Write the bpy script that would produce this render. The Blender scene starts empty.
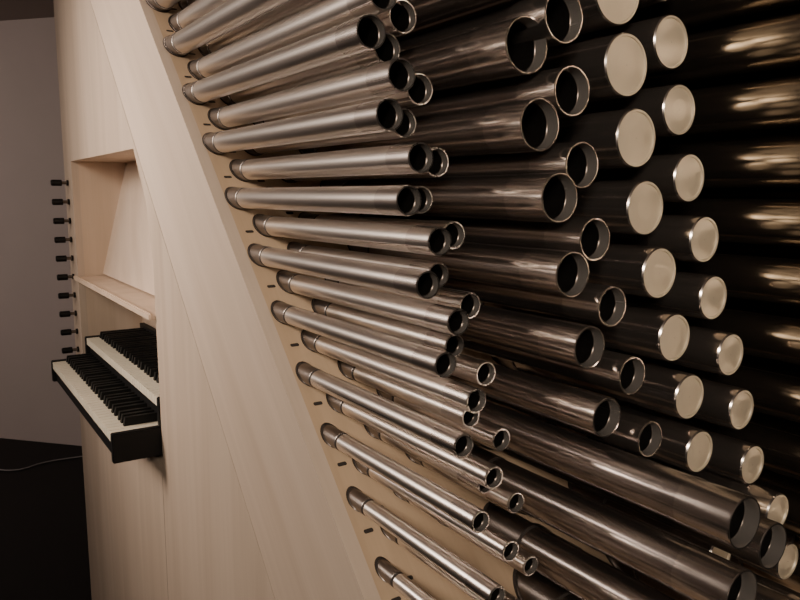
import bpy, bmesh, math, random
from mathutils import Vector, Matrix
from mathutils.geometry import tessellate_polygon
random.seed(4)
S=0.42; H=1.5
def P(x,y,z): return Vector((x*S,y*S,z*S+H))
scene=bpy.context.scene

# ---------------- materials ----------------
def newmat(name):
    m=bpy.data.materials.new(name); m.use_nodes=True
    nt=m.node_tree; b=nt.nodes['Principled BSDF']; return m,nt,b
def wood(name,c1,c2,rot=(0,0,0),rough=0.5,scale=1.0):
    m,nt,b=newmat(name)
    tc=nt.nodes.new('ShaderNodeTexCoord'); mp=nt.nodes.new('ShaderNodeMapping')
    mp.inputs['Rotation'].default_value=rot
    mp2=nt.nodes.new('ShaderNodeMapping'); mp2.inputs['Scale'].default_value=(9*scale,9*scale,0.5*scale)
    nt.links.new(tc.outputs['Object'],mp.inputs['Vector']); nt.links.new(mp.outputs[0],mp2.inputs['Vector'])
    n1=nt.nodes.new('ShaderNodeTexNoise'); n1.inputs['Scale'].default_value=1.4; n1.inputs['Detail'].default_value=6; n1.inputs['Distortion'].default_value=0.8
    nt.links.new(mp2.outputs[0],n1.inputs['Vector'])
    mp3=nt.nodes.new('ShaderNodeMapping'); mp3.inputs['Scale'].default_value=(120*scale,120*scale,3*scale)
    nt.links.new(mp.outputs[0],mp3.inputs['Vector'])
    n2=nt.nodes.new('ShaderNodeTexNoise'); n2.inputs['Scale'].default_value=2; n2.inputs['Detail'].default_value=3
    nt.links.new(mp3.outputs[0],n2.inputs['Vector'])
    mx=nt.nodes.new('ShaderNodeMath'); mx.operation='MULTIPLY_ADD'; mx.inputs[1].default_value=0.25
    nt.links.new(n2.outputs[0],mx.inputs[0]); nt.links.new(n1.outputs[0],mx.inputs[2])
    cr=nt.nodes.new('ShaderNodeValToRGB'); cr.color_ramp.elements[0].position=0.38; cr.color_ramp.elements[1].position=0.83
    cr.color_ramp.elements[0].color=(*c1,1); cr.color_ramp.elements[1].color=(*c2,1)
    nt.links.new(mx.outputs[0],cr.inputs[0]); nt.links.new(cr.outputs[0],b.inputs['Base Color'])
    b.inputs['Roughness'].default_value=rough
    return m
def plain(name,c,rough=0.6,metal=0.0,noise=0.08,nscale=20,spec=0.5):
    m,nt,b=newmat(name)
    b.inputs['Specular IOR Level'].default_value=spec
    tc=nt.nodes.new('ShaderNodeTexCoord'); n=nt.nodes.new('ShaderNodeTexNoise'); n.inputs['Scale'].default_value=nscale
    nt.links.new(tc.outputs['Object'],n.inputs['Vector'])
    cr=nt.nodes.new('ShaderNodeValToRGB')
    cr.color_ramp.elements[0].color=(*[v*(1-noise) for v in c],1); cr.color_ramp.elements[1].color=(*[min(1,v*(1+noise)) for v in c],1)
    nt.links.new(n.outputs[0],cr.inputs[0]); nt.links.new(cr.outputs[0],b.inputs['Base Color'])
    b.inputs['Roughness'].default_value=rough; b.inputs['Metallic'].default_value=metal
    return m
def metal(name,c,r0,r1,met=1.0,ys=0.3):
    m,nt,b=newmat(name)
    tc=nt.nodes.new('ShaderNodeTexCoord'); mp=nt.nodes.new('ShaderNodeMapping'); mp.inputs['Scale'].default_value=(60,ys,60)
    nt.links.new(tc.outputs['Object'],mp.inputs[0])
    n=nt.nodes.new('ShaderNodeTexNoise'); n.inputs['Scale'].default_value=3; n.inputs['Detail'].default_value=3
    nt.links.new(mp.outputs[0],n.inputs['Vector'])
    mr=nt.nodes.new('ShaderNodeMapRange'); mr.inputs['To Min'].default_value=r0; mr.inputs['To Max'].default_value=r1
    nt.links.new(n.outputs[0],mr.inputs[0]); nt.links.new(mr.outputs[0],b.inputs['Roughness'])
    cr=nt.nodes.new('ShaderNodeValToRGB')
    cr.color_ramp.elements[0].color=(*[v*0.88 for v in c],1); cr.color_ramp.elements[1].color=(*c,1)
    n2=nt.nodes.new('ShaderNodeTexNoise'); n2.inputs['Scale'].default_value=4
    nt.links.new(tc.outputs['Object'],n2.inputs['Vector'])
    nt.links.new(n2.outputs[0],cr.inputs[0]); nt.links.new(cr.outputs[0],b.inputs['Base Color'])
    b.inputs['Metallic'].default_value=met
    return m
R45=(math.radians(45),0,0)
M_panel=wood('maple_vertical',(0.43,0.33,0.25),(0.56,0.445,0.35))
M_diag=wood('maple_diagonal',(0.51,0.395,0.305),(0.62,0.495,0.395),rot=R45)
M_board=wood('maple_chest',(0.46,0.32,0.205),(0.56,0.405,0.27),rot=R45)
M_niche=wood('maple_niche',(0.50,0.375,0.27),(0.60,0.46,0.35))
M_tin=metal('pipe_tin',(0.88,0.81,0.75),0.25,0.34)
M_tin_shade=metal('pipe_tin_shaded',(0.38,0.335,0.31),0.20,0.26,0.972)  # same tin as the front ranks, shade of dark surroundings put into its colour
M_in=metal('pipe_interior_shade',(0.14,0.125,0.115),0.2,0.3,0.97)  # bore colour kept dark to imitate the lack of light inside
M_band=metal('pipe_mouth_band',(0.58,0.52,0.47),0.2,0.3,0.85)
M_sleeve=metal('pipe_sleeve',(0.74,0.67,0.62),0.24,0.32)
M_sleeve_shade=metal('pipe_sleeve_shaded',(0.50,0.44,0.40),0.18,0.24,0.965)  # front sleeve metal, darkened in colour for the shade around these ranks
M_foot=metal('pipe_foot',(0.28,0.245,0.225),0.3,0.4)
M_cap=plain('pipe_cap_cream',(0.62,0.53,0.40),0.38,0.55,0.15,14)
M_tin_warm_shade=metal('pipe_tin_shaded_warm',(0.42,0.36,0.30),0.18,0.20,0.99)  # not brass: dim, warm reflections of the surroundings put into the base colour
M_black=plain('black_lacquer',(0.005,0.0045,0.0045),0.5,spec=0.25)
M_sharp=plain('key_ebony',(0.004,0.004,0.004),0.5,spec=0.2)
M_ivory=plain('key_ivory',(0.70,0.63,0.50),0.4)
M_dark=plain('slot_dark',(0.03,0.022,0.018),0.8)
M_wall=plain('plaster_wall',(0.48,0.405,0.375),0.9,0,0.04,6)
M_wall_shade=plain('plaster_wall_shaded',(0.02,0.018,0.017),0.9,0,0.04,6)  # near-black plaster: darkness on this side of the room put into the colour
M_floor=plain('dark_floor',(0.004,0.0035,0.0035),0.6,0,0.2,5,spec=0.25)
M_ceil=plain('ceiling_paint',(0.42,0.355,0.33),0.9,0,0.04,6)
M_cable=plain('cable_grey',(0.22,0.20,0.20),0.5)
M_stem=plain('stop_stem',(0.10,0.07,0.05),0.4)

# ---------------- helpers ----------------
def finish(bm,name,mats,parent=None,smooth=False,recalc=True):
    if recalc: bmesh.ops.recalc_face_normals(bm,faces=bm.faces)
    me=bpy.data.meshes.new(name); bm.to_mesh(me); bm.free()
    for m in (mats if isinstance(mats,(list,tuple)) else [mats]): me.materials.append(m)
    o=bpy.data.objects.new(name,me); scene.collection.objects.link(o)
    if smooth:
        for p in me.polygons: p.use_smooth=True
        bpy.context.view_layer.objects.active=o; o.select_set(True)
        bpy.ops.object.shade_smooth_by_angle(angle=math.radians(40)); o.select_set(False)
    if parent: o.parent=parent
    return o
def box(bm,x0,x1,y0,y1,z0,z1,mi=0,f=P,bev=0):
    a=f(x0,y0,z0); b=f(x1,y1,z1)
    r=bmesh.ops.create_cube(bm,size=1)
    vs=r['verts']
    c=(a+b)/2; d=b-a
    for v in vs: v.co=Vector((c.x+v.co.x*abs(d.x),c.y+v.co.y*abs(d.y),c.z+v.co.z*abs(d.z)))
    fs=set(f2 for v in vs for f2 in v.link_faces)
    for f2 in fs: f2.material_index=mi
    if bev>0:
        es=set(e for v in vs for e in v.link_edges)
        rr=bmesh.ops.bevel(bm,geom=list(es),offset=bev,segments=2,affect='EDGES')
        for f2 in rr['faces']: f2.material_index=mi
    return vs
def prism(bm,loops,x0,x1,mi=0):
    pl=[[Vector((0,y,z)) for y,z in lp] for lp in loops]
    tris=tessellate_polygon(pl)
    flat=[p for lp in loops for p in lp]
    A=[bm.verts.new(P(x0,y,z)) for y,z in flat]; B=[bm.verts.new(P(x1,y,z)) for y,z in flat]
    for t in tris:
        try:
            bm.faces.new([A[i] for i in t]).material_index=mi
            bm.faces.new([B[i] for i in reversed(t)]).material_index=mi
        except ValueError: pass
    k=0
    for lp in loops:
        n=len(lp)
        for i in range(n):
            j=(i+1)%n
            bm.faces.new([A[k+i],A[k+j],B[k+j],B[k+i]]).material_index=mi
        k+=n
def slopeY(z): return 2.93+1.031*z

organ=bpy.data.objects.new('pipe_organ',None); scene.collection.objects.link(organ)
ZF=-H/S
ZT=2.15; ZB=-2.2; YE=6.38; XB=3.9
# ---------------- case ----------------
def gY(z): return 3.875+1.0*z
bm=bmesh.new()
hole=[(6.06,0.235),(4.16,0.235),(3.95,-0.05),(3.87,-0.35),(3.86,-1.44),(6.06,-1.44)]
outer=[(YE,ZT),(gY(ZT),ZT),(gY(-2.7),-2.7),(gY(-2.7),ZF),(YE,ZF)]
prism(bm,[outer,hole],1.0,1.05)
finish(bm,'case_front_panel',M_panel,organ)
bm=bmesh.new()
g=0.007
prism(bm,[[(gY(ZT)-g,ZT),(slopeY(ZT),ZT),(slopeY(ZB),ZB),(slopeY(ZB),ZF),(gY(-2.7)-g,ZF),(gY(-2.7)-g,-2.7)]],1.0,1.05)
finish(bm,'case_diagonal_board',M_diag,organ)
bm=bmesh.new()
th=0.09
prism(bm,[[(slopeY(ZT),ZT),(slopeY(ZT)+th,ZT),(slopeY(ZB)+th,ZB-0.02),(slopeY(ZB)+th,ZF),(slopeY(ZB),ZF),(slopeY(ZB),ZB)]],1.05,XB)
finish(bm,'wind_chest_board',M_board,organ)
bm=bmesh.new()
box(bm,1.05,XB,YE-0.05,YE,ZF,ZT)
box(bm,1.05,XB,slopeY(ZT)+th,YE-0.05,ZT-0.05,ZT)
box(bm,XB,XB+0.04,slopeY(ZB),YE,ZF,ZT)
finish(bm,'case_sides',M_panel,organ)
bm=bmesh.new()
box(bm,1.05,1.62,6.06,6.10,-1.5,0.28)
box(bm,1.05,1.62,3.82,3.86,-1.5,-0.35)
box(bm,1.05,1.62,4.0,6.10,0.235,0.275)
box(bm,1.05,1.62,3.82,6.10,-1.48,-1.44)
prism(bm,[[(4.16,0.235),(3.95,-0.05),(3.87,-0.35),(3.83,-0.35),(3.91,-0.04),(4.12,0.25)]],1.05,1.62)
finish(bm,'niche_lining',M_niche,organ)
bm=bmesh.new()
vs=[]
for (x,z) in [(1.18,-0.62),(1.40,0.235),(1.43,0.235),(1.21,-0.62)]:
    vs.append((bm.verts.new(P(x,3.86,z)),bm.verts.new(P(x,6.06,z))))
for i in range(4):
    a,b=vs[i],vs[(i+1)%4]; bm.faces.new([a[0],a[1],b[1],b[0]])
bm.faces.new([v[0] for v in vs]); bm.faces.new([v[1] for v in reversed(vs)])
finish(bm,'music_desk',M_diag,organ)
bm=bmesh.new()
box(bm,0.975,1.22,3.865,6.055,-0.655,-0.632,bev=0.003)
box(bm,0.965,0.985,3.865,6.055,-0.656,-0.618,bev=0.003)
finish(bm,'music_ledge',M_niche,organ)
bm=bmesh.new()
box(bm,1.46,1.5,3.86,6.06,-1.44,-0.66)
finish(bm,'key_cavity_back',M_niche,organ)
bm=bmesh.new()
box(bm,0.9992,1.001,3.885,3.888,ZF,-1.5)
finish(bm,'panel_seam',M_stem,organ)

# ---------------- manuals ----------------
def manual(x0,zt,name):
    bm=bmesh.new()
    y0,y1=3.87,5.92
    box(bm,x0+0.02,x0+0.62,y0,y1,zt-0.15,zt-0.055,0,bev=0.002)
    box(bm,x0-0.005,x0+0.62,y0,y0+0.045,zt-0.15,zt+0.006,0,bev=0.002)
    box(bm,x0-0.005,x0+0.62,y1-0.045,y1,zt-0.15,zt+0.006,0,bev=0.002)
    ya,yb=y0+0.05,y1-0.05; w=(yb-ya)/36
    for i in range(36):
        b=yb-i*w
        box(bm,x0,x0+0.42,b-w+0.0025,b-0.0025,zt-0.05,zt,1,bev=0.0008)
        if i<35 and i%7 in (0,1,3,4,5):
            c=b-w+{0:0.006,1:-0.006,3:0.008,4:0,5:-0.008}[i%7]
            vs=box(bm,x0+0.085,x0+0.42,c-0.0155,c+0.0155,zt,zt+0.046,2)
            for v in vs:
                if v.co.z>(zt+0.02)*S+H:
                    v.co.y=c*S+(v.co.y-c*S)*0.85
                    if v.co.x<(x0+0.2)*S: v.co.x+=0.004
    box(bm,x0+0.405,x0+0.44,y0,y1,zt-0.05,zt+0.07,0)
    finish(bm,name,[M_black,M_ivory,M_sharp],organ)
manual(0.757,-1.235,'lower_manual')
manual(1.0,-1.08,'upper_manual')
# ---------------- draw stops ----------------
bm=bmesh.new()
def cylx(bm,x0,x1,y,z,r,mi,seg=20,r2=None):
    ret=bmesh.ops.create_cone(bm,cap_ends=True,segments=seg,radius1=r*S,radius2=(r2 or r)*S,depth=abs(x1-x0)*S,
        matrix=Matrix.Translation(P((x0+x1)/2,y,z))@Matrix.Rotation(math.radians(90),4,'Y'))
    for f in set(f for v in ret['verts'] for f in v.link_faces): f.material_index=mi
for k in range(10):
    z=0.077-k*0.1449
    cylx(bm,0.93,1.0,6.22,z,0.012,1)
    cylx(bm,0.880,0.95,6.22,z,0.024,0)
    cylx(bm,0.875,0.881,6.22,z,0.019,0)
    cylx(bm,0.985,0.998,6.22,z,0.022,0)
finish(bm,'draw_stops',[M_black,M_stem],organ,smooth=True)

# ---------------- pipes ----------------
SEG=48
def lathe(bm,cx,cz,prof,mis):
    def ring(y,r,c):
        out=[]
        for k in range(SEG):
            a=2*math.pi*k/SEG
            dx=math.cos(a)*r; dz=math.sin(a)*r
            out.append(bm.verts.new(P(cx+dx,y+(dz*1.031 if c else 0),cz+dz)))
        return out
    for i in range(len(prof)-1):
        A=ring(*prof[i]); B=ring(*prof[i+1])
        for k in range(SEG):
            j=(k+1)%SEG
            f=bm.faces.new([A[j],A[k],B[k],B[j]]); f.material_index=mis[i]; f.smooth=True
def pipe(bm,cx,cz,d,tip,capped=False):
    """materials: 0 body 1 sleeve 2 interior 3 cap 4 foot 5 seam 6 mouth band"""
    r=d/2; ys=slopeY(cz)
    sl=0.8*d+0.05
    lathe(bm,cx,cz,[(ys+0.03,r,True),(tip+sl,r,False)],[0])
    # oblique foot collar, standing on an oval flange
    lathe(bm,cx,cz,[(ys,r*1.16,True),(ys-0.014,r*1.16,True),(ys-0.016,r*1.0,True)],[5,4])
    e=ys-0.045-1.35*r
    lathe(bm,cx,cz,[(ys,r*1.05,True),(e,r*1.05,False),(e-0.001,r*1.002,False),(e-0.012,r*1.002,False)],[4,4,5])
    R=r*1.025
    if not capped:
        D=min(1.2,6*d)
        lathe(bm,cx,cz,[(tip+sl,r*0.99,False),(tip+sl,R,False),(tip+0.003,R,False),(tip,R-0.001,False),(tip,R-0.005,False),
                        (tip+0.30*d,R-0.006,False),(tip+0.30*d,R-0.008,False),(tip+D,R-0.008,False),(tip+D,0.001,False)],[1,1,1,1,6,2,2,2])
    else:
        R=r*1.035
        lathe(bm,cx,cz,[(tip+sl,r*0.99,False),(tip+sl,R,False),(tip+0.005,R,False),(tip,R-0.004,False),(tip,R-0.010,False),
                        (tip+0.005,R-0.012,False),(tip+0.002,r*0.45,False),(tip+0.0015,0.001,False)],[1,1,1,3,3,3,3])
mats=[M_tin,M_sleeve,M_in,M_cap,M_foot,M_dark,M_band]
mats2=[M_tin_shade,M_sleeve_shade,M_in,M_cap,M_foot,M_dark,M_band]
mats3=[M_tin_warm_shade,M_tin_warm_shade,M_in,M_cap,M_foot,M_dark,M_band]
AZ=[1.46,1.20,0.945,0.689,0.442,0.21,-0.02,-0.236,-0.432,-0.622,-0.794,-0.956,-1.118,-1.27,-1.42]
BZ=[(AZ[i]+AZ[i+1])/2 for i in range(len(AZ)-1)]
def fam(name,x,zs,dia,tipf,m,capped=False):
    bm=bmesh.new()
    for z in zs:
        if isinstance(z,tuple): z,t=z
        else: t=tipf(z)
        pipe(bm,x,z,max(0.03,dia(z)),t,capped)
    finish(bm,name,m,organ,recalc=False)
dA=lambda z:0.080+0.030*z
fam('pipe_rank_a',1.095,AZ,dA,lambda z:1.65+.41*z,mats)
fam('pipe_rank_b',1.165,BZ,dA,lambda z:1.65+.41*z,mats)
fam('pipe_rank_c',1.26,AZ,dA,lambda z:1.83+.41*z,mats)
fam('pipe_rank_d',1.37,BZ,lambda z:0.088+0.03*z,lambda z:1.86+.41*z,mats)
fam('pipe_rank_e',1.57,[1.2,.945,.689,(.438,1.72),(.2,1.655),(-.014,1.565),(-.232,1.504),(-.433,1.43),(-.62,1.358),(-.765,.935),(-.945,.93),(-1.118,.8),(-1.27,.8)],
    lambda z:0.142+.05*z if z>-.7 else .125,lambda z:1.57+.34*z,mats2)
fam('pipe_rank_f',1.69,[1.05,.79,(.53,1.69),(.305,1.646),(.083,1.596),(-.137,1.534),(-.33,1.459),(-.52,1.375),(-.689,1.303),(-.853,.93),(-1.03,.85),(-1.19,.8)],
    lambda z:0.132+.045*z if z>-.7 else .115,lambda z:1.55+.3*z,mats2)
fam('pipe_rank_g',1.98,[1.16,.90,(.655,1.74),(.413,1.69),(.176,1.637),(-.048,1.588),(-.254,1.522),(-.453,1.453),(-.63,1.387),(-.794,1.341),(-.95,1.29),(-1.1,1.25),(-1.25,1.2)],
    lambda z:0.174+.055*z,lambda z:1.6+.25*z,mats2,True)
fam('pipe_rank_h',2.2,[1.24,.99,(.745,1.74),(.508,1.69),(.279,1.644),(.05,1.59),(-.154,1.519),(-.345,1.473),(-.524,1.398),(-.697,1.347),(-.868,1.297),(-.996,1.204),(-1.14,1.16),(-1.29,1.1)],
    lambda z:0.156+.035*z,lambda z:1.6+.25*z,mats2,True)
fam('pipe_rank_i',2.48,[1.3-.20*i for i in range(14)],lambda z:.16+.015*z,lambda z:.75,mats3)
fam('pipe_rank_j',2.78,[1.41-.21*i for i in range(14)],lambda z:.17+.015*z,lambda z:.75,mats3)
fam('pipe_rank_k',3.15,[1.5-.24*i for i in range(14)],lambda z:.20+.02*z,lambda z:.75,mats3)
# chest slots
bm=bmesh.new()
def slot(cx,cz):
    n=Vector((0,-0.696,0.718)); 
    c=P(cx,slopeY(cz),cz)+n*0.0006
    u=Vector((1,0,0)); v=Vector((0,0.718,0.696))
    vs=[]
    for k in range(16):
        a=2*math.pi*k/16
        off=0.022 if math.cos(a)>0 else -0.022
        vs.append(bm.verts.new(c+u*(math.cos(a)*0.006*S+off*0.5*S)+v*(math.sin(a)*0.007*S)))
    bm.faces.new(vs)
for z in AZ:
    slot(1.095,z+0.085); slot(1.16,z-0.035)
for z in BZ:
    slot(1.235,z-0.045); slot(1.30,z+0.045)
finish(bm,'chest_slots',M_dark,organ,recalc=False)

# ---------------- room ----------------
def wbox(name,x0,x1,y0,y1,z0,z1,m):
    bm=bmesh.new(); box(bm,x0,x1,y0,y1,z0,z1,f=lambda a,b,c:Vector((a,b,c))); return finish(bm,name,m)
XL,XR,Y0,CH=-2.8,1.72,-2.6,2.46
wbox('floor',XL-.1,XR+.1,Y0-.1,8.9,-0.1,0,M_floor)
wbox('ceiling',XL-.1,XR+.1,Y0-.1,8.9,CH,CH+.1,M_ceil)
wbox('wall_right',XR,XR+.1,Y0,8.5,0,CH,M_wall_shade)
wbox('wall_left',XL-.1,XL,Y0,8.9,0,CH,M_wall)
wbox('wall_front',XL,XR,Y0-.1,Y0,0,CH,M_wall_shade)
p=Vector((0.5246,4.83,0)); d=Vector((-0.676,0.738,0)).normalized()
a=p+d*((XL-p.x)/d.x); b=p+d*((XR-p.x)/d.x); nrm=Vector((d.y,-d.x,0)); 
if nrm.y<0: nrm=-nrm
bm=bmesh.new()
q=[a,b,b+nrm*0.1,a+nrm*0.1]
lo=[bm.verts.new(v) for v in q]; hi=[bm.verts.new(v+Vector((0,0,CH))) for v in q]
bm.faces.new(lo); bm.faces.new(hi)
for i in range(4): bm.faces.new([lo[i],lo[(i+1)%4],hi[(i+1)%4],hi[i]])
finish(bm,'wall_back',M_wall)
# cable
cu=bpy.data.curves.new('power_cable','CURVE'); cu.dimensions='3D'; cu.bevel_depth=0.004
sp=cu.splines.new('BEZIER'); pts=[(-0.3,4.95,.005),(0.18,4.6,.005),(0.34,4.38,.005),(0.50,4.42,.005),(0.75,4.40,.005)]
sp.bezier_points.add(len(pts)-1)
for bp,pt in zip(sp.bezier_points,pts): bp.co=pt; bp.handle_left_type=bp.handle_right_type='AUTO'
cu.materials.append(M_cable)
o=bpy.data.objects.new('power_cable',cu); scene.collection.objects.link(o)

# ---------------- lights ----------------
def area(name,loc,target,sx,sy,power,col,spread=180):
    l=bpy.data.lights.new(name,'AREA'); l.shape='RECTANGLE'; l.size=sx; l.size_y=sy; l.energy=power; l.color=col
    l.spread=math.radians(spread)
    o=bpy.data.objects.new(name,l); scene.collection.objects.link(o); o.location=loc
    o.rotation_euler=(Vector(target)-Vector(loc)).to_track_quat('-Z','Y').to_euler(); return o
area('added_key_light',(-0.9,2.05,2.34),(0.42,1.75,1.88),0.4,1.5,17.5,(1,.85,.73),78)  # unseen area light, added for pipe highlights and panel, narrowed to darken the edges
area('added_cap_light',(-0.9,-1.2,2.35),(1.1,0.9,1.85),0.7,0.7,20,(1,.87,.73),72)  # unseen area light added behind the camera to brighten the pipe caps
area('added_streak_light',(1.45,1.0,2.42),(1.2,1.0,1.2),0.08,2.8,3.2,(1,.90,.78))  # no lamp in the organ: strip light added to draw streaks on pipes
area('added_wall_light',(-1.8,4.2,2.4),(-0.6,5.2,0.5),0.6,0.6,34,(1,.85,.76))  # unseen light added to brighten the back wall
w=bpy.data.worlds.new('world'); scene.world=w; w.use_nodes=True
w.node_tree.nodes['Background'].inputs[0].default_value=(0.02,0.018,0.017,1)
w.node_tree.nodes['Background'].inputs[1].default_value=0.3

# ---------------- camera ----------------
cam=bpy.data.cameras.new('camera'); cam.sensor_width=36; cam.lens=740/800*36; cam.clip_start=0.02
co=bpy.data.objects.new('camera',cam); scene.collection.objects.link(co)
yaw=math.radians(33); pt=math.atan(107/740)
fw=Vector((math.sin(yaw)*math.cos(pt),math.cos(yaw)*math.cos(pt),-math.sin(pt)))
co.location=(0,0,H); co.rotation_euler=fw.to_track_quat('-Z','Y').to_euler()
scene.camera=co
